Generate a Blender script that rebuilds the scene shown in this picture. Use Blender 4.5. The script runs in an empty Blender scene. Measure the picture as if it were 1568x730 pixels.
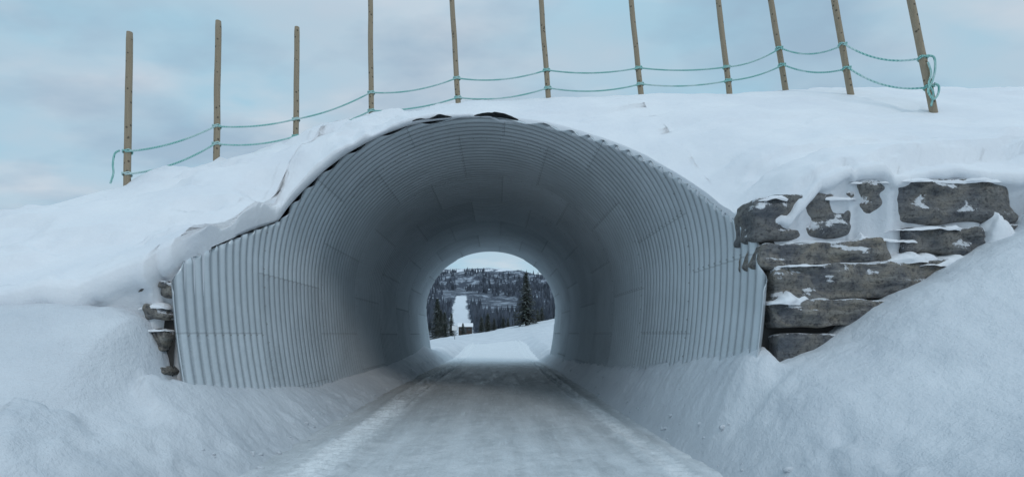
import bpy, bmesh, math, random
import numpy as np
from mathutils import Vector, Matrix, noise as mnoise
random.seed(7); rng=np.random.default_rng(7)
scene=bpy.context.scene
CX=-0.33
# ------------------------------------------------------------------ helpers
def h2(ix,iy,s):
    n=(ix.astype(np.int64)*374761393+iy.astype(np.int64)*668265263+s*974634777)&0x7fffffff
    n=((n^(n>>13))*1274126177)&0x7fffffff
    n=(n^(n>>16))&0x7fffffff
    return (n%100003)/100003.0
def vn(x,y,s=0):
    ix=np.floor(x);iy=np.floor(y);fx=x-ix;fy=y-iy
    fx=fx*fx*fx*(fx*(fx*6-15)+10);fy=fy*fy*fy*(fy*(fy*6-15)+10)
    a=h2(ix,iy,s);b=h2(ix+1,iy,s);c=h2(ix,iy+1,s);d=h2(ix+1,iy+1,s)
    return (a+(b-a)*fx+(c-a)*fy+(a-b-c+d)*fx*fy)*2-1
def fbm(x,y,o=4,s=0,g=.5):
    r=0;a=1;t=0
    for i in range(o):
        c,sn=math.cos(i*.7),math.sin(i*.7)
        r=r+a*vn((x*c-y*sn)*2**i+i*13.1,(x*sn+y*c)*2**i-i*7.3,s+i);t+=a;a*=g
    return r/t
def sst(a,b,x):
    t=np.clip((x-a)/(b-a),0,1);return t*t*(3-2*t)
def link(o,parent=None):
    scene.collection.objects.link(o)
    if parent: o.parent=parent
    return o
def empty(name):
    e=bpy.data.objects.new(name,None);e.empty_display_size=.3
    return link(e)
def mesh_from(name,co,faces,mat,smooth=True,parent=None):
    me=bpy.data.meshes.new(name)
    co=np.asarray(co,dtype=np.float32).reshape(-1,3)
    faces=np.asarray(faces,dtype=np.int32)
    k=faces.shape[1];n=len(faces)
    me.vertices.add(len(co));me.vertices.foreach_set('co',co.ravel())
    me.loops.add(n*k);me.loops.foreach_set('vertex_index',faces.ravel())
    me.polygons.add(n);me.polygons.foreach_set('loop_start',np.arange(0,n*k,k,dtype=np.int32))
    me.polygons.foreach_set('use_smooth',np.full(n,smooth))
    me.update(calc_edges=True);me.validate()
    me.materials.append(mat)
    o=bpy.data.objects.new(name,me);link(o,parent);return o
def grid_faces(nr,nc,mask=None):
    i=np.arange(nr*nc).reshape(nr,nc)
    f=np.stack([i[:-1,:-1],i[:-1,1:],i[1:,1:],i[1:,:-1]],-1).reshape(-1,4)
    if mask is not None: f=f[mask.reshape(-1)]
    return f
def grid(name,X,Y,Z,mat,mask=None,parent=None,smooth=True):
    return mesh_from(name,np.stack([X,Y,Z],-1),grid_faces(*X.shape,mask),mat,smooth,parent)

# ------------------------------------------------------------------ materials
class M:
    def __init__(s,name):
        s.m=bpy.data.materials.new(name);s.m.use_nodes=True
        s.t=s.m.node_tree;s.b=s.t.nodes['Principled BSDF'];s.n=s.t.nodes;s.l=s.t.links
        s.tc=s.n.new('ShaderNodeTexCoord')
    def new(s,t,**k):
        x=s.n.new(t)
        for a,v in k.items(): setattr(x,a,v)
        return x
    def L(s,a,b): s.l.new(a,b)
    def mapv(s,scale,src='Object'):
        m=s.new('ShaderNodeMapping');m.inputs['Scale'].default_value=scale;s.L(s.tc.outputs[src],m.inputs['Vector']);return m.outputs[0]
    def noise(s,scale,detail=4,rough=.55,vec=None,dist=0):
        x=s.new('ShaderNodeTexNoise');x.inputs['Scale'].default_value=scale;x.inputs['Detail'].default_value=detail
        x.inputs['Roughness'].default_value=rough;x.inputs['Distortion'].default_value=dist
        s.L(vec if vec is not None else s.tc.outputs['Object'],x.inputs['Vector']);return x.outputs['Fac']
    def ramp(s,fac,stops):
        r=s.new('ShaderNodeValToRGB');e=r.color_ramp.elements
        while len(e)<len(stops): e.new(.5)
        for i,(p,c) in enumerate(stops):
            e[i].position=p;e[i].color=(c,c,c,1) if not hasattr(c,'__len__') else (*c,1)
        s.L(fac,r.inputs[0]);return r.outputs[0]
    def mix(s,f,a,b,mode='MIX'):
        x=s.new('ShaderNodeMix');x.data_type='RGBA';x.blend_type=mode
        for sock,v in ((x.inputs['Factor'],f),(x.inputs['A'],a),(x.inputs['B'],b)):
            if isinstance(v,bpy.types.NodeSocket): s.L(v,sock)
            elif hasattr(v,'__len__'): sock.default_value=(*v,1)
            else: sock.default_value=v
        return x.outputs['Result']
    def math(s,op,a,b=0,c=0):
        x=s.new('ShaderNodeMath',operation=op)
        for i,v in enumerate((a,b,c)):
            if isinstance(v,bpy.types.NodeSocket): s.L(v,x.inputs[i])
            else: x.inputs[i].default_value=v
        return x.outputs[0]
    def mr(s,v,a,b,c=0,d=1):
        x=s.new('ShaderNodeMapRange');s.L(v,x.inputs[0])
        for i,q in enumerate((a,b,c,d)): x.inputs[i+1].default_value=q
        return x.outputs[0]
    def bump(s,h,strength=.5,dist=.02,prev=None):
        b=s.new('ShaderNodeBump');b.inputs['Strength'].default_value=strength;b.inputs['Distance'].default_value=dist
        s.L(h,b.inputs['Height'])
        if prev is not None: s.L(prev,b.inputs['Normal'])
        return b.outputs[0]
    def fin(s,col=None,rough=.6,nrm=None,metal=0,spec=.5):
        if col is not None:
            if isinstance(col,bpy.types.NodeSocket): s.L(col,s.b.inputs['Base Color'])
            else: s.b.inputs['Base Color'].default_value=(*col,1)
        if isinstance(rough,bpy.types.NodeSocket): s.L(rough,s.b.inputs['Roughness'])
        else: s.b.inputs['Roughness'].default_value=rough
        s.b.inputs['Metallic'].default_value=metal;s.b.inputs['Specular IOR Level'].default_value=spec
        if nrm is not None: s.L(nrm,s.b.inputs['Normal'])
        return s.m

m=M('snow')
n1=m.noise(.7,4,.6);n2=m.noise(6,5,.6);n3=m.noise(60,2,.7)
c=m.mix(m.ramp(n1,[(.3,0),(.7,1)]),(.75,.77,.81),(.84,.85,.87))
b=m.bump(n2,.35,.05);b=m.bump(n3,.3,.012,b)
SNOW=m.fin(c,.6,b,spec=.25)

m=M('ground_snow')
sep=m.new('ShaderNodeSeparateXYZ');m.L(m.tc.outputs['Object'],sep.inputs[0])
n1=m.noise(.8,4,.6);n2=m.noise(7,5,.66);n3=m.noise(55,2,.7)
c=m.mix(m.ramp(n1,[(.3,0),(.7,1)]),(.57,.605,.65),(.70,.73,.765))
zz=m.math('ADD',sep.outputs['Z'],m.math('MULTIPLY',n2,.5))
dirt=m.math('MULTIPLY',m.ramp(zz,[(.2,1),(.8,0)]),.5)
c=m.mix(dirt,c,(.44,.47,.50))
b=m.bump(n2,.55,.07);b=m.bump(n3,.4,.015,b)
GSNOW=m.fin(c,.6,b,spec=.25)

# road : packed dirty snow
m=M('packed_snow_road')
sep=m.new('ShaderNodeSeparateXYZ');m.L(m.tc.outputs['Object'],sep.inputs[0])
st=m.noise(1,5,.6,m.mapv((3.2,.45,1)));st2=m.noise(1,4,.65,m.mapv((20,2.0,1)));pn=m.noise(1.6,5,.7);fine=m.noise(45,3,.7)
f=m.ramp(st,[(.34,0),(.66,1)])
near=m.mix(f,(.47,.50,.52),(.65,.685,.71))
near=m.mix(m.math('MULTIPLY',m.ramp(pn,[(.46,0),(.6,1)]),.55),near,(.72,.75,.775))
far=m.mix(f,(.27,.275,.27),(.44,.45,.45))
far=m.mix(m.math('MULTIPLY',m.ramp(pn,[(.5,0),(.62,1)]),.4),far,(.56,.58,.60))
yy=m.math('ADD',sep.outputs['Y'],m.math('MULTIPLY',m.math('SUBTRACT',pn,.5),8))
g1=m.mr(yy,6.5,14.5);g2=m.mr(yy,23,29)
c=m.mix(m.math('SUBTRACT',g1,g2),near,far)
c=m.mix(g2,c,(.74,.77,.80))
c=m.mix(m.math('MULTIPLY',m.ramp(st2,[(.54,0),(.68,1)]),.4),c,(.70,.74,.78))
c=m.mix(m.math('MULTIPLY',m.ramp(fine,[(.3,1),(.5,0)]),.3),c,(.24,.235,.225))
cr=m.noise(5,5,.78)
for xc,w,a in ((-2.1,.40,.85),(1.9,.24,.65),(2.35,.14,.6),(-.6,.2,.2)):
    d=m.math('ABSOLUTE',m.math('SUBTRACT',m.math('ADD',sep.outputs['X'],m.math('MULTIPLY',m.math('SUBTRACT',pn,.5),.25)),xc))
    tk=m.mr(d,w,w*.35)
    c=m.mix(m.math('MULTIPLY',tk,m.ramp(cr,[(.42,.15),(.58,a)])),c,(.77,.80,.82))
b=m.bump(st2,.3,.02);b=m.bump(fine,.5,.012,b);b=m.bump(cr,.6,.05,b)
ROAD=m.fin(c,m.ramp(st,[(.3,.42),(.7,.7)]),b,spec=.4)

# galvanised corrugated steel
m=M('galvanised_steel')
uv=m.new('ShaderNodeUVMap');uv.uv_map='metres'
sp=m.new('ShaderNodeSeparateXYZ');m.L(uv.outputs[0],sp.inputs[0])
idx=m.math('FLOOR',m.math('DIVIDE',sp.outputs['Y'],2.8))
uu=m.math('ADD',m.math('DIVIDE',sp.outputs['X'],1.95),m.math('MULTIPLY',idx,.5))
fr=m.math('FRACT',uu);dseam=m.math('MULTIPLY',m.math('MINIMUM',fr,m.math('SUBTRACT',1,fr)),1.95)
fv=m.math('FRACT',m.math('DIVIDE',sp.outputs['Y'],2.8));dring=m.math('MULTIPLY',m.math('MINIMUM',fv,m.math('SUBTRACT',1,fv)),2.8)
s1=m.mr(dseam,.006,.016,1,0);s2=m.mr(dring,.02,.05,1,0)
cv=m.new('ShaderNodeCombineXYZ');m.L(m.math('FLOOR',uu),cv.inputs[0]);m.L(idx,cv.inputs[1])
wn=m.new('ShaderNodeTexWhiteNoise');m.L(cv.outputs[0],wn.inputs['Vector'])
sp2=m.noise(14,4,.7);big=m.noise(.8,3,.6)
c=m.mix(sp2,(.48,.525,.555),(.66,.71,.74))
c=m.mix(m.math('MULTIPLY',wn.outputs['Value'],.5),c,(.36,.395,.42))
c=m.mix(m.math('MULTIPLY',m.ramp(big,[(.4,0),(.65,1)]),.35),c,(.70,.75,.79))
trough_shade=m.math('MULTIPLY_ADD',m.math('COSINE',m.math('MULTIPLY',sp.outputs['Y'],2*math.pi/.2)),.5,.5)
c=m.mix(m.math('MULTIPLY',m.ramp(trough_shade,[(.55,0),(.95,1)]),.62),c,(.12,.135,.15))  # rib shading painted in: steel colour darkened in the corrugation troughs
geo=m.new('ShaderNodeSeparateXYZ');m.L(m.tc.outputs['Object'],geo.inputs[0])
salt=m.mr(m.math('ADD',geo.outputs['Z'],m.math('MULTIPLY',big,.5)),2.2,1.6)
frost=m.math('MULTIPLY',salt,m.ramp(m.noise(30,3,.75),[(.5,0),(.62,.4)]))
c=m.mix(frost,c,(.62,.66,.69))
c=m.mix(m.math('MULTIPLY',s1,.3),c,(.09,.10,.11))
c=m.mix(m.math('MULTIPLY',s2,.35),c,(.10,.11,.12))
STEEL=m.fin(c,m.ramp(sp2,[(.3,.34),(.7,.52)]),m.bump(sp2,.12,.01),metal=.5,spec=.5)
m=M('bolt_steel');BOLT=m.fin((.32,.34,.35),.5,metal=.4)

m=M('weathered_stone')
oi=m.new('ShaderNodeObjectInfo')
n1=m.noise(2.6,6,.7,dist=.8);n2=m.noise(20,5,.75);n3=m.noise(1,5,.65,m.mapv((2.5,2.5,16)))
c=m.mix(m.ramp(n1,[(.38,0),(.6,1)]),(.12,.125,.14),(.33,.29,.235))
c=m.mix(m.math('MULTIPLY',m.ramp(n3,[(.45,0),(.6,1)]),.5),c,(.42,.40,.37))
c=m.mix(m.math('MULTIPLY',oi.outputs['Random'],.5),c,(.13,.145,.165))
c=m.mix(m.ramp(n2,[(.36,.75),(.5,0)]),c,(.045,.045,.05))
gn=m.new('ShaderNodeNewGeometry');ns=m.new('ShaderNodeSeparateXYZ');m.L(gn.outputs['Normal'],ns.inputs[0])
ps=m.new('ShaderNodeSeparateXYZ');m.L(gn.outputs['Position'],ps.inputs[0])
sn=m.math('ADD',m.noise(2.6,7,.72,gn.outputs['Position']),m.math('MULTIPLY',ns.outputs['Z'],.20))
sn=m.math('ADD',sn,m.mr(ps.outputs['Z'],1.3,3.2,-.06,.03))
snm=m.ramp(sn,[(.62,0),(.65,1)])
c=m.mix(snm,c,(.82,.84,.88))
b=m.bump(n1,.9,.14);b=m.bump(n3,.8,.06,b);b=m.bump(n2,.9,.035,b);b=m.bump(snm,.6,.04,b)
STONE=m.fin(c,.85,b)
m=M('dark_fill');DARK=m.fin(m.mix(m.noise(6,4),(.02,.02,.022),(.07,.065,.06)),.9)
m=M('black_membrane');MEMB=m.fin((.02,.022,.025),.5,m.bump(m.noise(12,4),.5,.03))

m=M('weathered_wood')
n1=m.noise(1,5,.6,m.mapv((30,30,1.6)));n2=m.noise(3,4)
c=m.mix(n1,(.20,.15,.095),(.42,.33,.22));c=m.mix(m.math('MULTIPLY',n2,.5),c,(.26,.23,.19))
v=m.new('ShaderNodeTexVoronoi');v.inputs['Scale'].default_value=1;m.L(m.mapv((9,9,9)),v.inputs['Vector'])
c=m.mix(m.ramp(v.outputs['Distance'],[(.14,.85),(.24,0)]),c,(.06,.05,.035))
WOOD=m.fin(c,.85,m.bump(n1,.5,.01))
m=M('green_rope')
wv=m.new('ShaderNodeTexWave');wv.inputs['Scale'].default_value=14;wv.inputs['Distortion'].default_value=1.5;m.L(m.tc.outputs['Object'],wv.inputs['Vector'])
c=m.mix(wv.outputs['Fac'],(.12,.38,.35),(.40,.68,.62));c=m.mix(m.ramp(m.noise(2.5,4),[(.45,0),(.65,.6)]),c,(.72,.79,.8))
ROPE=m.fin(c,.7,m.bump(wv.outputs['Fac'],.7,.01))

# ------------------------------------------------------------------ tunnel profile
A=3.5;B=3.17;ZC=2.6
def zu(u): return ZC+B*np.sqrt(np.clip(1-(u/A)**2,0,1))
def profile(n):
    pts=[]
    for z in np.linspace(-.4,ZC,400)[:-1]: pts.append((-(A-.05*(ZC-z)**2),z))
    for t in np.linspace(math.pi,0,1400): pts.append((A*math.cos(t),ZC+B*math.sin(t)))
    for z in np.linspace(ZC,-.4,400)[1:]: pts.append(((A-.05*(ZC-z)**2),z))
    p=np.array(pts);d=np.r_[0,np.cumsum(np.hypot(*np.diff(p,axis=0).T))]
    s=np.linspace(0,d[-1],n);return np.interp(s,d,p[:,0]),np.interp(s,d,p[:,1]),s
RZ=[-1,2.0,2.6,2.75,3.25,4.3,5.35,5.78];RY=[6.1,6.12,6.4,6.5,7.3,8.7,10.0,10.4]
LZ=[-1,2.0,2.35,3.45,4.3,5.0,5.5,5.78];LY=[6.1,6.15,6.3,9.0,9.55,9.9,10.15,10.4]
def rimY(u,z): return np.where(u>0,np.interp(z,RZ,RY),np.interp(z,LZ,LY))
def rearY(z): return np.interp(z,[-1,2.0,3.2,5.78],[28.6,28.5,27.9,26.9])
tun=empty('corrugated_steel_tunnel')
PU,PZ,PS=profile(321)
nu=np.gradient(PU,PS);nz=np.gradient(PZ,PS);ln=np.hypot(nu,nz);ox,oz=-nz/ln,nu/ln
Yr=np.arange(5.9,28.8,.025)
YY,_=np.meshgrid(Yr,PU,indexing='ij')
UU=np.broadcast_to(PU,YY.shape);ZZ=np.broadcast_to(PZ,YY.shape)
r0=rimY(UU,ZZ);r1=rearY(ZZ)
Yc_=np.clip(YY,r0,r1)
def corr(y): return .038*np.cos(2*np.pi*y/.2)+.007*(np.floor(y/2.8)%2)
off=corr(Yc_)
X=UU+ox*off+CX;Z=ZZ+oz*off
mask=~((Yc_[1:,1:]==Yc_[:-1,1:])&(Yc_[1:,:-1]==Yc_[:-1,:-1]))
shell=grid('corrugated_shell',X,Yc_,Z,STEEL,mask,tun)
me=shell.data;uvl=me.uv_layers.new(name='metres')
vi=np.empty(len(me.loops),dtype=np.int32);me.loops.foreach_get('vertex_index',vi)
S2=np.broadcast_to(PS,YY.shape).ravel();Y2=Yc_.ravel()
uvl.data.foreach_set('uv',np.stack([S2[vi],Y2[vi]],-1).astype(np.float32).ravel())
md=shell.modifiers.new('thickness','SOLIDIFY');md.thickness=.012;md.offset=0
bc=[];bf=[]
tot=PS[-1]
def bolt(s,y):
    u=np.interp(s,PS,PU);z=np.interp(s,PS,PZ);a=np.interp(s,PS,ox);b=np.interp(s,PS,oz)
    if z<.3 or y<rimY(np.array(u),z)+.05 or y>rearY(z)-.05: return
    o=corr(y)
    c=Vector((u+a*(o-.008)+CX,y,z+b*(o-.008)));n=Vector((-a,0,-b));t=Vector((0,1,0));w=n.cross(t)
    i0=len(bc);R=.012
    for k in range(6):
        q=k*math.pi/3;bc.append(c+(t*math.cos(q)+w*math.sin(q))*R)
    for k in range(6):
        q=k*math.pi/3;bc.append(c+(t*math.cos(q)+w*math.sin(q))*R*.8+n*.012)
    for k in range(6): bf.append((i0+k,i0+(k+1)%6,i0+6+(k+1)%6,i0+6+k))
    bf.append((i0+6,i0+7,i0+8,i0+9));bf.append((i0+6,i0+9,i0+10,i0+11))
for i in range(2,11):
    for k in range(-1,14):
        s=(k+ (0 if i%2==0 else .5))*1.95
        if not 0<s<tot: continue
        for j in range(14):
            y=i*2.8+.1+j*.2
            if 5.9<y<28: bolt(s-.03,y)
    for s in np.arange(.3,tot,.3): bolt(s,i*2.8+.1)
mesh_from('seam_bolts',[tuple(v) for v in bc],bf,BOLT,False,tun)

def flap(name,u0,u1,w,zo,seed):
    n=60;us=np.linspace(u0,u1,n);rows=7
    X=np.zeros((rows,n));Y=np.zeros((rows,n));Zm=np.zeros((rows,n))
    for r in range(rows):
        t=r/(rows-1);e=np.sin(np.linspace(0,np.pi,n))**.7
        X[r]=us+CX
        Y[r]=rimY(us,zu(us))+.06-(w*t)*e*(1+.6*fbm(us*4,us*0,3,seed))
        Zm[r]=zu(us)+.045+zo*e*t+.012*fbm(us*5,us*0+t*1.5,3,seed+3)*t
    o=grid(name,X,Y,Zm,MEMB,None,tun)
    o.modifiers.new('t','SOLIDIFY').thickness=.012
flap('membrane_flap_a',-1.55,-.45,.22,.0,3)
flap('membrane_flap_b',-.2,.75,.18,.015,9)

# ------------------------------------------------------------------ embankment over the tunnel (snow covered)
xs_t=np.linspace(-80,80,3201)
def tab(px,pz,k=17):
    v=np.interp(xs_t,px,pz);ker=np.hanning(k);ker/=ker.sum();vp=np.pad(v,k//2,mode='edge')
    return np.convolve(vp,ker,'valid')
crest_t=tab([-80,-25,-12,-9.5,-7.1,-5.8,-4.6,-3,-.9,1.2,3.4,6.8,12,30,60,80],[2.4,2.7,3.2,3.7,4.45,5.15,6.1,6.78,7.08,7.22,7.33,7.42,7.48,7.5,6,3],31)
yc_t=tab([-80,-12,-7.1,-5.8,-4.6,-3,80],[9.5,9.6,10,10.8,12,12.5,12.5],31)
base_t=tab([-80,-10,-6,-3.8,-2,1,3.1,4.1,6,12,80],[1.95,2.0,2.08,2.38,2.6,2.7,2.85,3.28,3.42,3.6,3.6],15)
def E0(x,y):
    cr=np.interp(x,xs_t,crest_t);yc=np.interp(x,xs_t,yc_t);ba=np.interp(x,xs_t,base_t)
    t=(y-6.3)/(yc-6.3);k=.045
    f=t-k*np.log1p(np.exp(np.clip((t-1)/k,-40,40)))
    z=ba+(cr-ba)*f
    rear=np.interp(y,[0,19,22,25,27.5,29,31],[0,0,.12,.32,.80,1.0,1.25])
    return z-(z-.5)*rear
rz=np.r_[np.linspace(2.36,5.0,140),np.linspace(5.0,5.765,60)[1:]]
def u_of(z): return A*np.sqrt(np.clip(1-((z-ZC)/B)**2,0,1))
rimL=[(-(u_of(z) if z>ZC else A),float(np.interp(z,LZ,LY)),z) for z in rz]
rimR=[((u_of(z) if z>ZC else A),float(np.interp(z,RZ,RY)),z) for z in rz if z>2.55][::-1]
rim=np.array(rimL+[(0,10.4,ZC+B)]+rimR)
def lipf(u,y):
    l=np.where(u<0,np.interp(-u,[0,1.2,2.4,3.3,3.6,4.5,5.5,20],[.05,.10,.22,.20,.26,.24,.14,.14]),np.interp(u,[0,1.0,2,3.5,4,20],[.05,.03,.02,.02,.12,.14]))
    return l*(1+.9*fbm(u*2.2,y*1.2,3,77)*np.where(u<0,1,.7))
def embz(x,y):
    sh=x.shape;x=x.ravel();y=y.ravel()
    z=E0(x,y);out=np.empty_like(z)
    rx=rim[:,0]+CX;e_r=E0(rx,rim[:,1])
    lipr=lipf(rim[:,0],rim[:,1])
    dl=e_r-rim[:,2]-.04-lipr
    for a in range(0,len(x),20000):
        xx=x[a:a+20000];yy=y[a:a+20000]
        d=np.hypot(xx[:,None]-rx[None],yy[:,None]-rim[None,:,1]);j=d.argmin(1);dm=d[np.arange(len(j)),j]
        o=dl[j]*np.exp(-(dm/.75)**1.1)
        w=np.clip(dm/.5,0.15,1)
        nn=.13*fbm(xx*.55,yy*.55,3,5)+.035*fbm(xx*2.0,yy*1.3,4,15)
        lf=sst(2,-4,xx)
        q=fbm(xx*.8,yy*1.3,4,40);nn+=.11*lf*sst(-.10,.14,q)+.06*lf*sst(.15,.24,q)
        q2=fbm(xx*.45+4,yy*1.3,4,44);nn+=.06*(1-lf)*sst(-.04,.12,q2)
        we=sst(2.8,4,xx)*np.exp(-((yy-6.4)/1.1)**2)
        q3=fbm(xx*.9,yy*2.2,4,46);nn+=we*(.18*sst(-.08,.02,q3)+.11*sst(.1,.2,q3)+.06*fbm(xx*3,yy*3,3,48))
        out[a:a+20000]=o-nn*w*sst(0,.4,12.9-yy)
    return (z-out).reshape(sh)
uin=rim[:,0]
keep=[0]
for i in range(1,len(uin)):
    if abs(uin[i]-uin[keep[-1]])+abs(rim[i,1]-rim[keep[-1],1])>.018: keep.append(i)
rin=rim[keep];rin=rin[np.abs(rin[:,0])<A-1e-4]
def spread(a,b,d0,g):
    o=[a];d=d0
    while abs(o[-1]-a)<abs(b-a): o.append(o[-1]+math.copysign(d,b-a));d=min(d*g,3)
    return o
lx=spread(-3.505,-76,.035,1.016)[::-1];rx_=spread(3.505,78,.035,1.016)
U=np.r_[lx,rin[:,0],rx_];nl=len(lx);nr_=len(rx_)
la=np.array(lx);ra=np.array(rx_)
S=np.r_[6.18+.05*fbm(la*1.3,la*0,3,9),rin[:,1],6.44-.07*sst(3.6,4,ra)+.09*fbm(ra*2.2,ra*0,4,19)]
S[:nl]=np.where(la>-3.7,6.3,S[:nl])
S[:nl]-=.38*sst(-3.8,-5.0,la)*(1+.5*fbm(la*.9,la*0,3,29))
lob=np.clip(fbm(U*1.1,S*.9,3,171)+.25,0,1)
S=S-np.where((U<-.6)&(U>-3.49),.24*lob*sst(-.6,-1.8,U),0)
S=S+np.where((U>.3)&(U<3.5),.07,0)
inside=np.r_[np.zeros(nl,bool),np.ones(len(rin),bool),np.zeros(nr_,bool)]
zr=np.where(inside,zu(np.clip(U,-A,A))+np.where(U>.3,.0,.045),0.0)
Yend=np.where(inside,rearY(np.where(inside,zr,0)),31.)
nearo=np.r_[np.arange(0,1.2,.035),np.arange(1.2,7.5,.07)]
fart=np.linspace(0,1,36)[1:]
Yg=[S+o for o in nearo];Yl=S+nearo[-1]
for q in fart: Yg.append(Yl+(Yend-Yl)*q)
Yg=np.array(Yg);Xg=np.broadcast_to(U+CX,Yg.shape).copy()
Zg=embz(Xg,Yg)
Zg=np.maximum(Zg,np.where(inside,zu(np.clip(U,-A,A))+np.where(U>.3,.045,.06),0))
lip=lipf(U,S)
low=np.where(inside,zr-.01,0.0)
z0=Zg[0]
sag=np.where((U<-.8)&(U>-3.49),.10*lob*sst(-.8,-1.8,U),0)
ledge_=np.where(inside,low-sag,z0-lip*1.3)
front=np.where(U<0,.5,np.where(U<3.5,.1,.45))*lip+.008
rows=[(S+.03+sag,low),(S+.02,ledge_)]
for a_ in (.15,.35,.6,.85):
    th=a_*math.pi
    rows.append((S-front*math.sin(th),ledge_+(z0-ledge_)*(1-math.cos(th))/2))
Yall=np.vstack([np.array([r[0] for r in rows]),Yg]);Zall=np.vstack([np.array([r[1] for r in rows]),Zg])
Xall=np.broadcast_to(U+CX,Yall.shape)
grid('snow_embankment',Xall,Yall,Zall,SNOW)

# ------------------------------------------------------------------ ground
def fieldz(x,y):
    r=sst(30,78,y)
    f=np.clip(.8+.19*(x+8),-.5,5.0)+.35*fbm(x*.12,y*.05,3,61)
    f=f-sst(84,150,y)*np.clip(f-1.0,0,9)
    return r*f
def groundz(x,y):
    u=x-CX
    wideR=np.interp(x,[2.35,2.8,3.3,4,5,6,8,12,80],[0,.22,.58,.94,1.42,1.82,2.4,3.0,3.3])
    wallR_=np.interp(x,[2.3,2.7,3.0,3.25,3.97,4.38,5.1,5.45,5.85,6.2,6.6,7.2,12,80],[0,.42,.88,1.12,1.50,1.80,2.18,2.40,2.58,2.72,3.15,3.4,3.5,3.4])
    wR=sst(3.8,5.9,y);zR=wideR*(1-wR)+wallR_*wR
    wideL=np.interp(-x,[2.8,3.2,3.7,4.4,6,9,14,80],[0,.25,.6,1.0,1.45,1.75,1.9,1.9])
    wallL_=np.interp(-x,[2.7,3.1,3.5,3.85,3.98,4.12,4.4,5,6,14,80],[0,.35,.7,.98,1.3,1.66,1.82,1.90,1.92,1.9,1.8])
    wL=sst(4.4,6.0,y);zL=wideL*(1-wL)+wallL_*wL
    out=np.where(x>0,zR,zL)
    cR=np.interp(y,[6,10.6,18,24,27,30],[1.32,.88,.55,.45,.5,.5]);cL=np.interp(y,[6,8,10.5,18,23,26,29],[.95,.7,.5,.52,.7,.95,.7])
    ins=np.where(x>0,cR*sst(2.55,3.5,u),cL*sst(2.35,3.45,-u))
    wi=sst(5.75,6.25,y)*(1-sst(3.52,3.6,np.abs(u)))
    z=out*(1-wi)+ins*wi
    beyond=sst(27,31,y)
    berm=np.where(x>0,.55*sst(2.4,3.6,x)*(1-.5*sst(4,8,x)),.6*sst(2.5,3.8,-x)*(1-.5*sst(4,8,-x)))
    z=z*(1-beyond)+berm*beyond*(1-sst(40,60,y))
    z=z+fieldz(x,y)
    wob=.12*fbm(y*.8,y*0+np.sign(x)*3,3,90)
    side=sst(2.3,3.0,np.abs(x+.15)+wob)
    rough=.05*fbm(x*1.3,y*.9,4,1)+.03*fbm(x*4,y*3,4,2)
    inn=sst(6,7,y)*(1-sst(27,29,y))
    shoulder=np.exp(-((np.abs(x)-2.9)/.45)**2)*(1-sst(30,45,y))
    rough=rough*(1-.3*inn)+shoulder*(.12*np.abs(fbm(x*2.4,y*1.8,4,22))+.05*fbm(x*9,y*8,3,23))
    q=fbm(x*.9+y*.35,y*.55,4,31);lf=sst(-2.9,-3.8,x)*(1-sst(5.75,6.25,y))
    rough=rough+lf*(.13*sst(-.02,.08,q)+.07*sst(.2,.26,q))
    z=z+side*rough*np.where(y>60,1.5,1)
    z=z-.06*(1-side)*(y<70)
    return z
def axis(dense,hi,d0,g,dmax):
    o=list(dense);d=d0
    while o[-1]<hi: o.append(o[-1]+d);d=min(d*g,dmax)
    return o
xd=np.arange(-6.5,6.5,.045)
xr=axis([6.5],4000,.06,1.07,300)[1:];xl=[-v for v in xr][::-1]
gx=np.r_[xl,xd,xr]
yd=np.r_[np.arange(-2,0,.2),np.arange(0,12,.05),np.arange(12,34,.12)]
gy=np.r_[[-400,-200,-100,-50,-25,-12,-8,-5,-3,-2.5],yd,axis([34],4500,.25,1.05,300)]
Xm,Ym=np.meshgrid(gx,gy)
grid('snow_ground',Xm,Ym,groundz(Xm,Ym),GSNOW)

rxs=np.arange(-3.15,2.9,.022);rys=np.r_[[-60,-30,-15,-8,-5],np.arange(-4,4,.12),np.arange(4,12,.025),np.arange(12,32,.08),np.arange(32,52,.4)]
Xm,Ym=np.meshgrid(rxs,rys)
Zr=fieldz(Xm,Ym)+.004-.08*sst(44,51,Ym)
Zr+=.014*fbm(Xm*3,Ym*1.0,4,50)+.014*fbm(Xm*8,Ym*5,3,51)+.025*fbm(Xm*.9,Ym*.3,2,52)
for xc,w,am in ((-2.1,.26,1.7),(1.9,.15,1.3),(-.95,.13,.2),(.8,.13,.2)):
    d=Xm-xc-.06*np.sin(Ym*.3)-.05*fbm(Ym*.5,Ym*0,3,57);env=1-sst(w*.7,w*1.1,np.abs(d))
    tread=np.maximum(0,np.sin(2*np.pi*(Ym/.17+np.abs(d)*3)))*np.clip(fbm(Xm*2,Ym*.8,2,54)+.8,0,1)
    Zr+=am*env*(.024*tread-.014)+am*.026*np.exp(-((np.abs(d)-w)/.07)**2)*(.5+1.0*fbm(Xm*5,Ym*2.5,3,55))
Zr-=.05*sst(2.6,2.9,Xm)+.05*sst(-2.9,-3.15,Xm)
grid('road',Xm,Ym,Zr,ROAD)
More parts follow.
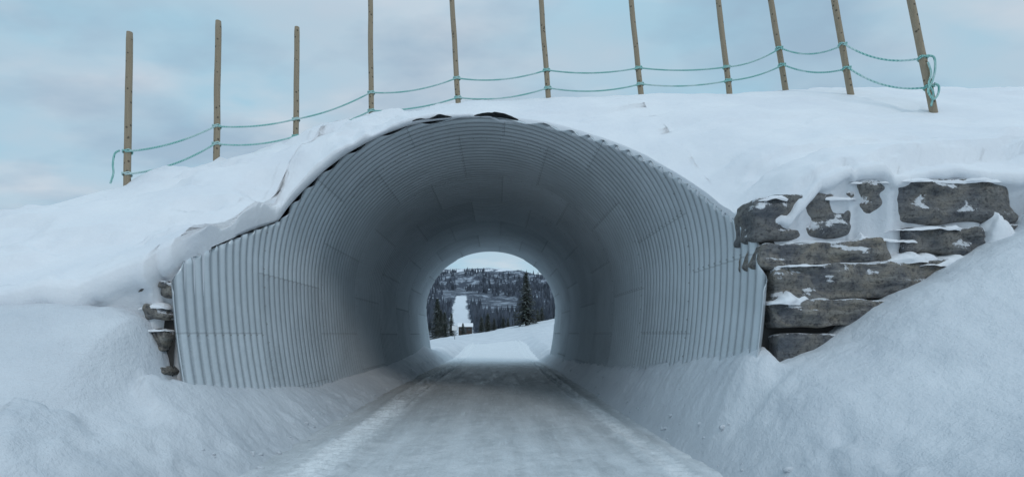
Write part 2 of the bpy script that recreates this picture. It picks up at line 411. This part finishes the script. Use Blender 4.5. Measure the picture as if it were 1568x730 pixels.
# small crumbs of ploughed snow along the road edges (one object)
co=[];fa=[]
bm=bmesh.new();bmesh.ops.create_icosphere(bm,subdivisions=2,radius=1)
bv=[v.co.copy() for v in bm.verts];bfc=[[v.index for v in f.verts] for f in bm.faces];bm.free()
for i in range(170):
    y=3+ (rng.random()**1.3)*20;sd=-1 if rng.random()<.5 else 1
    x=sd*(2.7+.14*rng.standard_normal())-.15
    if abs(x)<2.35: continue
    s=.012+.028*rng.random()**3
    z=float(groundz(np.array([x]),np.array([y]))[0]);o0=Vector((x,y,max(z,0)+s*.1));i0=len(co);off_=Vector(rng.uniform(0,50,3))
    sc=Vector(rng.uniform(.7,1.4,3))
    for v in bv:
        p=v*s*(1+.6*mnoise.noise(v*1.3+off_));co.append((o0.x+p.x*sc.x,o0.y+p.y*sc.y,o0.z+p.z*sc.z*.7))
    for f in bfc: fa.append([i0+k for k in f])
mesh_from('snow_crumbs',co,fa,GSNOW)

# ------------------------------------------------------------------ stones
def stone(name,x0,x1,z0,z1,yf,dep,parent,seed,skew=0):
    rr=random.Random(seed*17+3)
    bm=bmesh.new();bmesh.ops.create_cube(bm,size=2)
    bmesh.ops.subdivide_edges(bm,edges=bm.edges[:],cuts=15,use_grid_fill=True)
    hx,hz,hy=(x1-x0)/2,(z1-z0)/2,dep/2
    cor={(i,k):(rr.uniform(-.13,.03),rr.uniform(-.075,.015)) for i in (-1,1) for k in (-1,1)}
    for v in bm.verts:
        p=v.co.copy()
        q=Vector((p.x*hx,p.y*hy,p.z*hz))
        r=.035
        c=Vector((max(-hx+r,min(hx-r,q.x)),max(-hy+r,min(hy-r,q.y)),max(-hz+r,min(hz-r,q.z))))
        d=q-c
        if d.length>1e-6: q=c+d.normalized()*min(d.length,r)
        n=(q-c).normalized() if (q-c).length>1e-6 else p.normalized()
        w=q+Vector((seed*3.7,0,seed*1.3))
        f=mnoise.noise(w*1.7)*.055+mnoise.noise(w*4.5)*.04+mnoise.noise(w*11)*.02
        st=mnoise.noise(Vector((w.x*2.2+w.z*1.5,seed,w.z*4)));f+=.035*(1 if st>.05 else 0)+.035*(1 if st>.28 else 0)
        q+=n*f*(.5 if abs(n.y)<.5 else 1)
        q.z+=skew*q.x
        for (i,k),(dx,dz) in cor.items():
            ww=max(0,(1+i*p.x)/2)*max(0,(1+k*p.z)/2)
            q.x+=i*dx*ww;q.z+=k*dz*ww
        v.co=q
    me=bpy.data.meshes.new(name);bm.to_mesh(me);bm.free()
    for p in me.polygons: p.use_smooth=True
    me.materials.append(STONE)
    o=bpy.data.objects.new(name,me);o.location=((x0+x1)/2,yf+dep/2,(z0+z1)/2);link(o,parent)
    md=o.modifiers.new('sub','SUBSURF');md.levels=1;md.render_levels=1
    return o
wallR=empty('stone_wall')
data=[(3.16,4.38,2.66,3.2,6.40,.07),(4.43,6.28,2.82,3.42,6.38,.03),(3.18,4.74,2.27,2.63,6.28,.03),(4.84,5.88,2.48,2.79,6.30,.02),
(6.1,7.0,2.62,2.84,6.3,0),(6.12,7.0,2.40,2.57,6.26,0),(3.24,5.40,1.90,2.35,6.20,.04),(3.16,4.60,1.58,1.89,6.13,.02),(3.20,4.47,1.12,1.56,6.08,.05),
(3.2,4.3,.7,1.10,6.06,0),(4.62,6.1,1.45,1.86,6.16,0),(5.45,6.9,1.93,2.36,6.2,0)]
for i,(a,b_,c_,d_,y,s) in enumerate(data): stone(f'stone_{i+1}',a,b_,c_,d_,y,.5,wallR,i+1,s)
def backing(name,x0,x1,z0,z1,y,parent):
    n=12;X_,Z_=np.meshgrid(np.linspace(x0,x1,n),np.linspace(z0,z1,n));Y_=y+.11*(Z_-1.2)+.02*fbm(X_*3,Z_*3,3,5)
    grid(name,X_,Y_,Z_,DARK,None,parent)
backing('dark_backing',3.2,7.8,.2,2.75,6.30,wallR)  # near-black sheet behind the stones, makes the gaps dark
wallL=empty('stone_wall')
for i,(a,b_,c_,d_,y) in enumerate([(-4.12,-3.87,1.62,1.83,6.17),(-4.10,-3.86,1.28,1.58,6.14),(-4.08,-3.87,.98,1.24,6.12),(-4.28,-4.03,1.88,2.06,6.2),(-4.0,-3.87,1.88,2.15,6.22),(-4.1,-3.87,.6,.95,6.1)]):
    stone(f'stone_{i+1}',a,b_,c_,d_,y,.4,wallL,i+31)
backing('dark_backing',-5.2,-3.87,.2,2.1,6.26,wallL)  # same near-black backing sheet for the left wall
def ledge(name,x0,x1,zb,yf,h,dep,parent,seed):
    n=60;mrows=14
    xs=np.linspace(x0,x1,n);X_=np.zeros((mrows,n));Y_=X_.copy();Z_=X_.copy()
    e=np.sin(np.linspace(0,np.pi,n))**.45
    hh=h*e*np.clip(.7+.9*fbm(xs*3.5,xs*0,4,seed),.05,2)
    fr=(.05+.12*fbm(xs*3,xs*0+3,3,seed+1))*e
    for r in range(mrows):
        th=math.pi*.5*r/(mrows-1)*1.25-.35
        X_[r]=xs+.03*fbm(xs*5,xs*0+r*.4,2,seed+5);Y_[r]=yf-fr+ (dep)*(1-math.cos(max(th,0)))
        Z_[r]=zb-.04+hh*math.sin(max(0,th+.35)/(math.pi*.5*1.25)*math.pi/2)+.015*fbm(xs*8,xs*0+r*.3,3,seed+2)
    grid(name,X_,Y_,Z_,SNOW,None,parent)
for i,(a,b_,zb,y,h) in enumerate([(3.2,3.9,1.88,6.12,.17),(3.5,4.2,2.64,6.34,.05),(4.1,5.1,2.64,6.32,.12),(4.72,6.1,2.78,6.30,.08),(4.65,5.3,2.38,6.24,.16),(3.3,3.9,2.33,6.2,.05),(5.0,6.3,2.34,6.20,.16),(4.3,6.3,3.37,6.36,.09),(3.2,4.4,3.16,6.38,.10),(5.8,6.3,2.45,6.22,.5),(4.33,4.5,2.6,6.36,.25)]):
    ledge(f'ledge_snow_{i+1}',a,b_,zb,y,h,.24,wallR,i*7)
for i,(a,b_,zb,y,h) in enumerate([(-4.2,-3.9,1.83,6.14,.09),(-4.1,-3.88,1.57,6.12,.04)]):
    ledge(f'ledge_snow_{i+1}',a,b_,zb,y,h,.22,wallL,i*5+90)

# ------------------------------------------------------------------ pole and rope fence
fence=empty('rope_fence')
poles=[(-7.08,10,.017,.62,.19,2.92),(-5.80,10.8,.014,.70,.34,2.9),(-4.62,12,.012,.46,.07,2.6),(-2.98,12.4,-.01,.5,.07,3.0),(-.92,12.4,-.062,.56,.1,3.0),(1.22,12.4,-.075,.62,.2,3.0),(3.42,12.4,-.107,.6,.22,3.0),(5.52,12.4,-.12,.62,.3,3.0),(6.74,12.2,-.165,.94,.55,3.0),(7.45,11,-.175,1.02,.52,3.0),(7.94,9.5,-.205,.96,.43,3.0)]
att=[]
for i,(x,y,ln_,hu,hl,H) in enumerate(poles):
    zb=float(embz(np.array([x]),np.array([y]))[0])
    bm=bmesh.new();N=14;rings=[]
    for k in range(26):
        q=-.5+(H+.5)*k/25
        r=.064*(1-.08*k/25)
        if k==25: r*=.9
        ring=[]
        for j in range(N):
            a=j*2*math.pi/N;rr=r*(1+.05*mnoise.noise(Vector((math.cos(a),math.sin(a),q*2+i*9))))
            ring.append(bm.verts.new((ln_*q+rr*math.cos(a)+.012*mnoise.noise(Vector((0,i,q))),rr*math.sin(a),q)))
        rings.append(ring)
    for a_,b_ in zip(rings,rings[1:]):
        for j in range(N): bm.faces.new((a_[j],a_[(j+1)%N],b_[(j+1)%N],b_[j]))
    bm.faces.new(rings[-1])
    me=bpy.data.meshes.new('pole');bm.to_mesh(me);bm.free()
    for p in me.polygons: p.use_smooth=len(p.vertices)==4
    me.materials.append(WOOD)
    o=bpy.data.objects.new(f'pole_{i+1}',me);o.location=(x,y,zb);link(o,fence)
    att.append((Vector((x+ln_*hu,y-.07,zb+hu)),Vector((x+ln_*hl,y-.07,zb+hl))))
def rope(name,pts,r=.017,parent=fence):
    cu=bpy.data.curves.new(name,'CURVE');cu.dimensions='3D';cu.bevel_depth=r;cu.bevel_resolution=3
    sp=cu.splines.new('POLY');sp.points.add(len(pts)-1)
    for k,p in enumerate(pts): sp.points[k].co=(*p,1)
    cu.materials.append(ROPE)
    o=bpy.data.objects.new(name,cu);link(o,parent);return o
for w in (0,1):
    for i in range(len(att)-1):
        a,b_=att[i][w],att[i+1][w];sag_=(.10 if i not in(8,9) else .14)*(1+.3*math.sin(i*5+w))
        pts=[]
        for k in range(25):
            q=k/24;p=a.lerp(b_,q);p.z-=sag_*4*q*(1-q);pts.append(p)
        rope(f'rope_{"upper" if w==0 else "lower"}_{i+1}',pts)
    for i,at in enumerate(att):
        c=at[w]+Vector((0,.07,0))
        pts=[c+Vector((.08*math.cos(k*math.pi/8),.08*math.sin(k*math.pi/8),.012*math.sin(k*1.3)+.0012*k)) for k in range(33)]
        rope(f'knot_{w}_{i+1}',pts,.013)
def smooth_pts(P,n=8):
    out=[]
    for i in range(len(P)-1):
        p0=P[max(i-1,0)];p1=P[i];p2=P[i+1];p3=P[min(i+2,len(P)-1)]
        for k in range(n):
            t=k/n
            out.append(.5*((2*p1)+(p2-p0)*t+(2*p0-5*p1+4*p2-p3)*t*t+(3*p1-p0-3*p2+p3)*t**3))
    return out+[P[-1]]
a=att[0];p0=a[0]+Vector((-.08,0,0))
rope('loose_end_a',smooth_pts([p0+Vector(v) for v in ((-.02,0,.02),(-.10,-.02,-.05),(-.13,-.03,-.25),(-.12,-.03,-.42),(-.17,-.04,-.62))]))
p0=att[-1][0]
rope('loose_end_b',smooth_pts([p0+Vector(v) for v in ((0,0,.03),(.12,-.03,-.02),(.13,-.04,-.25),(.08,-.04,-.45),(.0,-.05,-.62),(.08,-.06,-.78),(.17,-.05,-.70),(.19,-.05,-.55),(.1,-.06,-.5))]),.018)
rope('loose_end_c',smooth_pts([p0+Vector(v) for v in ((.02,-.02,-.1),(.07,-.03,-.3),(.02,-.04,-.5),(.1,-.04,-.66),(.06,-.04,-.9))]),.016)

# ------------------------------------------------------------------ far landscape
m=M('mountain')
sep=m.new('ShaderNodeSeparateXYZ');m.L(m.tc.outputs['Object'],sep.inputs[0])
n1=m.noise(.012,8,.65);n2=m.noise(.05,6,.75)
hgt=m.math('ADD',m.math('ADD',sep.outputs['Z'],m.math('MULTIPLY',m.math('SUBTRACT',n1,.5),120)),m.mr(sep.outputs['X'],-350,150,60,-20))
sf=m.mr(hgt,150,178)
c=m.mix(m.ramp(n2,[(.49,0),(.63,1)]),(.05,.063,.09),(.34,.39,.46))  # distance haze mixed into these bluish slope colours
rock=m.ramp(m.noise(.02,8,.75),[(.44,1),(.52,0)])
hi=m.mix(rock,(.72,.76,.82),(.13,.155,.20))
c=m.mix(sf,c,hi)
rt=m.math('ABSOLUTE',m.math('ADD',sep.outputs['X'],m.math('ADD',m.math('MULTIPLY',sep.outputs['Y'],.07),m.math('MULTIPLY',m.math('SUBTRACT',n1,.5),14))))
run=m.mr(rt,8,6)
c=m.mix(m.math('MULTIPLY',run,m.math('LESS_THAN',sep.outputs['Z'],52)),c,(.70,.74,.79))
MOUNT=m.fin(c,.9,m.bump(n2,.5,6))
def mz(x,y):
    z=np.interp(y,[240,400,700,1000,1500,1900,2400,3200],[-2,14,50,92,155,207,217,120])
    k=sst(300,1500,y)
    rd=1-np.abs(fbm(x*.0022+3,y*.0022,5,85))*1.6
    z=z+k*(30*fbm(x*.0035,y*.0035,5,81)+ 45*(rd-.6))+sst(1400,2000,y)*sst(60,-420,x)*32
    return z+sst(-100,-500,x)*-20*(y<1200)
Xm,Ym=np.meshgrid(np.linspace(-2200,2200,420),np.linspace(240,3300,300))
grid('mountain',Xm,Ym,mz(Xm,Ym),MOUNT)
m=M('spruce_foliage')
n=m.noise(3,4,.7);c=m.mix(n,(.022,.032,.028),(.07,.085,.07))
c=m.mix(m.math('MULTIPLY',m.ramp(m.noise(1.2,4),[(.5,0),(.7,1)]),.4),c,(.6,.66,.72))
FOL=m.fin(c,.9)
m=M('spruce_bark');BARK=m.fin(m.mix(m.noise(5),(.05,.04,.03),(.12,.09,.07)),.9)
m=M('far_spruce');FARF=m.fin(m.mix(m.ramp(m.noise(.05,5),[(.35,0),(.7,1)]),(.03,.04,.055),(.11,.13,.17)),.95)  # bluish tones, distance haze included in the tree colour
co=[];fa=[]
cnt=0
while cnt<4600:
    y=270+ (rng.random()**1.2)*1100;x=rng.uniform(-.26,.26)*y*1.2
    if abs(x+.07*y)<8.5: continue
    if vn(np.array([x*.02]),np.array([y*.012]),3)[0]<-.25: continue
    z=float(mz(np.array([x]),np.array([y]))[0])-1;h=rng.uniform(7,13);r=h*rng.uniform(.15,.21)
    for (b0,t0,rr) in ((0.05,.62,1),(.35,1,.66)):
        i0=len(co);a0=rng.random()*6
        for k in range(6):
            q=a0+k*math.pi/3;s=r*rr*rng.uniform(.75,1.2);co.append((x+s*math.cos(q),y+s*math.sin(q),z+h*(b0+rng.uniform(-.03,.03))))
        co.append((x,y,z+h*t0))
        for k in range(6): fa.append((i0+k,i0+(k+1)%6,i0+6))
    cnt+=1
mesh_from('distant_forest',co,fa,FARF,False)

def spruce_mesh(h,seed):
    r=random.Random(seed);V=[];F=[];mi=[]
    def quad(a,b,c,d,mt): i=len(V);V.extend([a,b,c,d]);F.append((i,i+1,i+2,i+3));mi.append(mt)
    N=8
    for k in range(6):
        z0=h*k/6;z1=h*(k+1)/6;r0=.022*h*(1-k/6)+.01;r1=.022*h*(1-(k+1)/6)+.01
        for j in range(N):
            a=j*2*math.pi/N;b=(j+1)*2*math.pi/N
            quad((r0*math.cos(a),r0*math.sin(a),z0),(r0*math.cos(b),r0*math.sin(b),z0),(r1*math.cos(b),r1*math.sin(b),z1),(r1*math.cos(a),r1*math.sin(a),z1),1)
    lv=int(14+h*3)
    for l in range(lv):
        q=l/lv;z=h*(.07+.92*q);R=h*.25*(1-q)**.8*r.uniform(.7,1.2)+.06
        nb=r.randint(7,10);a0=r.random()*6
        for b in range(nb):
            a=a0+b*2*math.pi/nb+r.uniform(-.25,.25);L=R*r.uniform(.65,1.15);dr=r.uniform(.15,.45)
            ca,sa=math.cos(a),math.sin(a);seg=max(3,int(L/.14))
            quad((0,0,z),(ca*L,sa*L,z-dr*L),(ca*L,sa*L,z-dr*L+.012),(0,0,z+.03),1)
            for s in range(seg):
                t=(s+.6)/seg;px,py,pz=ca*L*t,sa*L*t,z-dr*L*t
                for sd in (-1,1,0):
                    w=.10+.16*h/7*(1-.5*t)*r.uniform(.6,1.2)
                    da=a+sd*r.uniform(.5,1.1);dx,dy=math.cos(da)*w,math.sin(da)*w;dz=-w*r.uniform(.2,.9)
                    nx,ny=-math.sin(da)*w*.28,math.cos(da)*w*.28
                    quad((px,py,pz),(px+dx*.6+nx,py+dy*.6+ny,pz+dz*.4),(px+dx,py+dy,pz+dz),(px+dx*.6-nx,py+dy*.6-ny,pz+dz*.55),0)
    me=bpy.data.meshes.new('spruce_tree');me.from_pydata(V,[],F);me.materials.append(FOL);me.materials.append(BARK)
    me.polygons.foreach_set('material_index',mi);me.update();return me
protos=[spruce_mesh(7.0,1),spruce_mesh(3.2,2),spruce_mesh(5,3)]
for (x,y,p,s) in [(3.9,70,0,1.05),(-1.3,74,1,.9),(-2.3,78,1,.8),(.9,76,1,.55),(-7.2,72,2,.75),(-8.6,80,2,.95),(-5.6,86,1,.7),(-10.5,92,0,1.1),(6.4,82,1,.7),(7.7,90,1,.8),(-13,70,0,.9),(12,86,0,1),(1.9,90,1,.6),(-9.6,110,0,.8),(-.4,74.5,1,.6)]:
    o=bpy.data.objects.new('spruce_tree',protos[p]);o.scale=(s,s,s);o.rotation_euler=(0,0,x*3.1)
    o.location=(x,y,float(groundz(np.array([x]),np.array([float(y)]))[0])-.1);link(o)
def box(name,x0,x1,y0,y1,z0,z1,mat,parent):
    bm=bmesh.new();bmesh.ops.create_cube(bm,size=1)
    for v in bm.verts: v.co=Vector(((x0+x1)/2+v.co.x*(x1-x0),(y0+y1)/2+v.co.y*(y1-y0),(z0+z1)/2+v.co.z*(z1-z0)))
    bmesh.ops.bevel(bm,geom=bm.edges[:],offset=min(x1-x0,y1-y0,z1-z0)*.06,segments=1,affect='EDGES')
    me=bpy.data.meshes.new(name);bm.to_mesh(me);bm.free();me.materials.append(mat);o=bpy.data.objects.new(name,me);link(o,parent);return o
m=M('cabin_wood');CAB=m.fin(m.mix(m.noise(4),(.03,.022,.018),(.07,.05,.04)),.85)
m=M('window_glass');GL=m.fin((.05,.06,.07),.15)
m=M('sign_white');SW=m.fin(m.mix(m.noise(5),(.7,.7,.7),(.8,.8,.8)),.5)
m=M('sign_steel');SS=m.fin((.3,.31,.32),.45,metal=.6)
cab=empty('wooden_cabin');cab.location=(-11.6,190,1.9)
box('walls',-2.4,2.4,0,3.6,-1.5,2.3,CAB,cab);box('door',-.4,.5,-.06,.0,0,1.9,GL,cab);box('window',1.0,1.9,-.05,.0,.9,1.6,GL,cab);box('window_b',-1.9,-1.0,-.05,.0,.9,1.6,GL,cab)
bm=bmesh.new();vs=[bm.verts.new(p) for p in ((-2.8,-.4,2.2),(2.8,-.4,2.2),(2.8,4,2.2),(-2.8,4,2.2),(-2.8,1.8,3.6),(2.8,1.8,3.6))]
for f in ((0,1,5,4),(2,3,4,5),(0,4,3),(1,2,5),(0,3,2,1)): bm.faces.new([vs[i] for i in f])
me=bpy.data.meshes.new('roof');bm.to_mesh(me);bm.free();me.materials.append(SNOW);link(bpy.data.objects.new('roof',me),cab)
sg=empty('traffic_sign');sg.location=(-4.7,58,float(groundz(np.array([-4.7]),np.array([58.]))[0]))
box('post',-.04,.04,0,.08,-.2,1.5,SS,sg);box('panel',-.28,.28,-.03,-.005,1.0,1.5,SW,sg);box('panel_border',-.31,.31,-.002,.02,.97,1.53,SS,sg)

# ------------------------------------------------------------------ sky and sun
el=math.radians(42);az=math.radians(155)
w=bpy.data.worlds.new('World');scene.world=w;w.use_nodes=True
nt=w.node_tree;N=nt.nodes;Lk=nt.links;bg=N['Background'];bg.inputs['Strength'].default_value=.1
sky=N.new('ShaderNodeTexSky');sky.sky_type='NISHITA';sky.sun_disc=False;sky.sun_elevation=el;sky.sun_rotation=az
tc=N.new('ShaderNodeTexCoord');sp=N.new('ShaderNodeSeparateXYZ');Lk.new(tc.outputs['Generated'],sp.inputs[0])
def mth(op,a,b=0):
    x=N.new('ShaderNodeMath');x.operation=op
    for i,v in enumerate((a,b)):
        if isinstance(v,bpy.types.NodeSocket): Lk.new(v,x.inputs[i])
        else: x.inputs[i].default_value=v
    return x.outputs[0]
zc=mth('ADD',mth('MAXIMUM',sp.outputs['Z'],0),.22)
cb=N.new('ShaderNodeCombineXYZ');Lk.new(mth('DIVIDE',sp.outputs['X'],zc),cb.inputs[0]);Lk.new(mth('DIVIDE',sp.outputs['Y'],zc),cb.inputs[1])
def nz_(scale,det,r,off):
    mp=N.new('ShaderNodeMapping');mp.inputs['Location'].default_value=off;mp.inputs['Scale'].default_value=(1,1.5,1);Lk.new(cb.outputs[0],mp.inputs[0])
    x=N.new('ShaderNodeTexNoise');x.inputs['Scale'].default_value=scale;x.inputs['Detail'].default_value=det;x.inputs['Roughness'].default_value=r;Lk.new(mp.outputs[0],x.inputs['Vector']);return x.outputs['Fac']
def rmp(f,st):
    r=N.new('ShaderNodeValToRGB');e=r.color_ramp.elements
    while len(e)<len(st): e.new(.5)
    for i,(p,c) in enumerate(st): e[i].position=p;e[i].color=(*c,1) if hasattr(c,'__len__') else (c,c,c,1)
    Lk.new(f,r.inputs[0]);return r.outputs[0]
def mx(f,a,b,mode='MIX'):
    x=N.new('ShaderNodeMix');x.data_type='RGBA';x.blend_type=mode
    for s,v in ((x.inputs['Factor'],f),(x.inputs['A'],a),(x.inputs['B'],b)):
        if isinstance(v,bpy.types.NodeSocket): Lk.new(v,s)
        elif hasattr(v,'__len__'): s.default_value=(*v,1)
        else: s.default_value=v
    return x.outputs['Result']
n1=nz_(1.3,4,.5,(1.3,0.2,0));n2=nz_(1.9,5,.52,(7,3,0));n3=nz_(1.5,5,.5,(3,9,0))
base=mx(rmp(n1,[(.38,0),(.60,1)]),(3.9,6.2,7.6),(5.1,6.3,7.3))
base=mx(rmp(n3,[(.50,0),(.68,.7)]),base,(7.0,7.3,7.8))
base=mx(rmp(n2,[(.46,0),(.66,.75)]),base,(3.3,4.6,5.9))
col=mx(.92,sky.outputs[0],base)
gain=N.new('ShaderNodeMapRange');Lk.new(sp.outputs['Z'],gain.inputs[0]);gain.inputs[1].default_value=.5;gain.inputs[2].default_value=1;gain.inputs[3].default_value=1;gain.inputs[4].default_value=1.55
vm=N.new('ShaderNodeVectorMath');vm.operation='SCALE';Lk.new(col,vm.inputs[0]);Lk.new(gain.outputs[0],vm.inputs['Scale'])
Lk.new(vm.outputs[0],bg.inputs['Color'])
sl=bpy.data.lights.new('sun','SUN');sl.energy=.55;sl.angle=math.radians(15);sl.color=(1,.95,.9)
so=bpy.data.objects.new('sun',sl);link(so)
d=Vector((math.cos(el)*math.sin(az),math.cos(el)*math.cos(az),math.sin(el)));so.rotation_euler=d.to_track_quat('Z','Y').to_euler();so.location=(5,-10,20)

# ------------------------------------------------------------------ camera
cam=bpy.data.cameras.new('camera');cam.sensor_width=36;cam.lens=800/1568*36;cam.clip_start=.05;cam.clip_end=12000
cam.shift_x=23/1568;cam.shift_y=146/1568
co_=bpy.data.objects.new('camera',cam);co_.location=(0,0,1.5);co_.rotation_euler=(math.pi/2,0,0);link(co_)
scene.camera=co_
scene.view_settings.view_transform='Standard';scene.view_settings.look='None';scene.view_settings.exposure=0
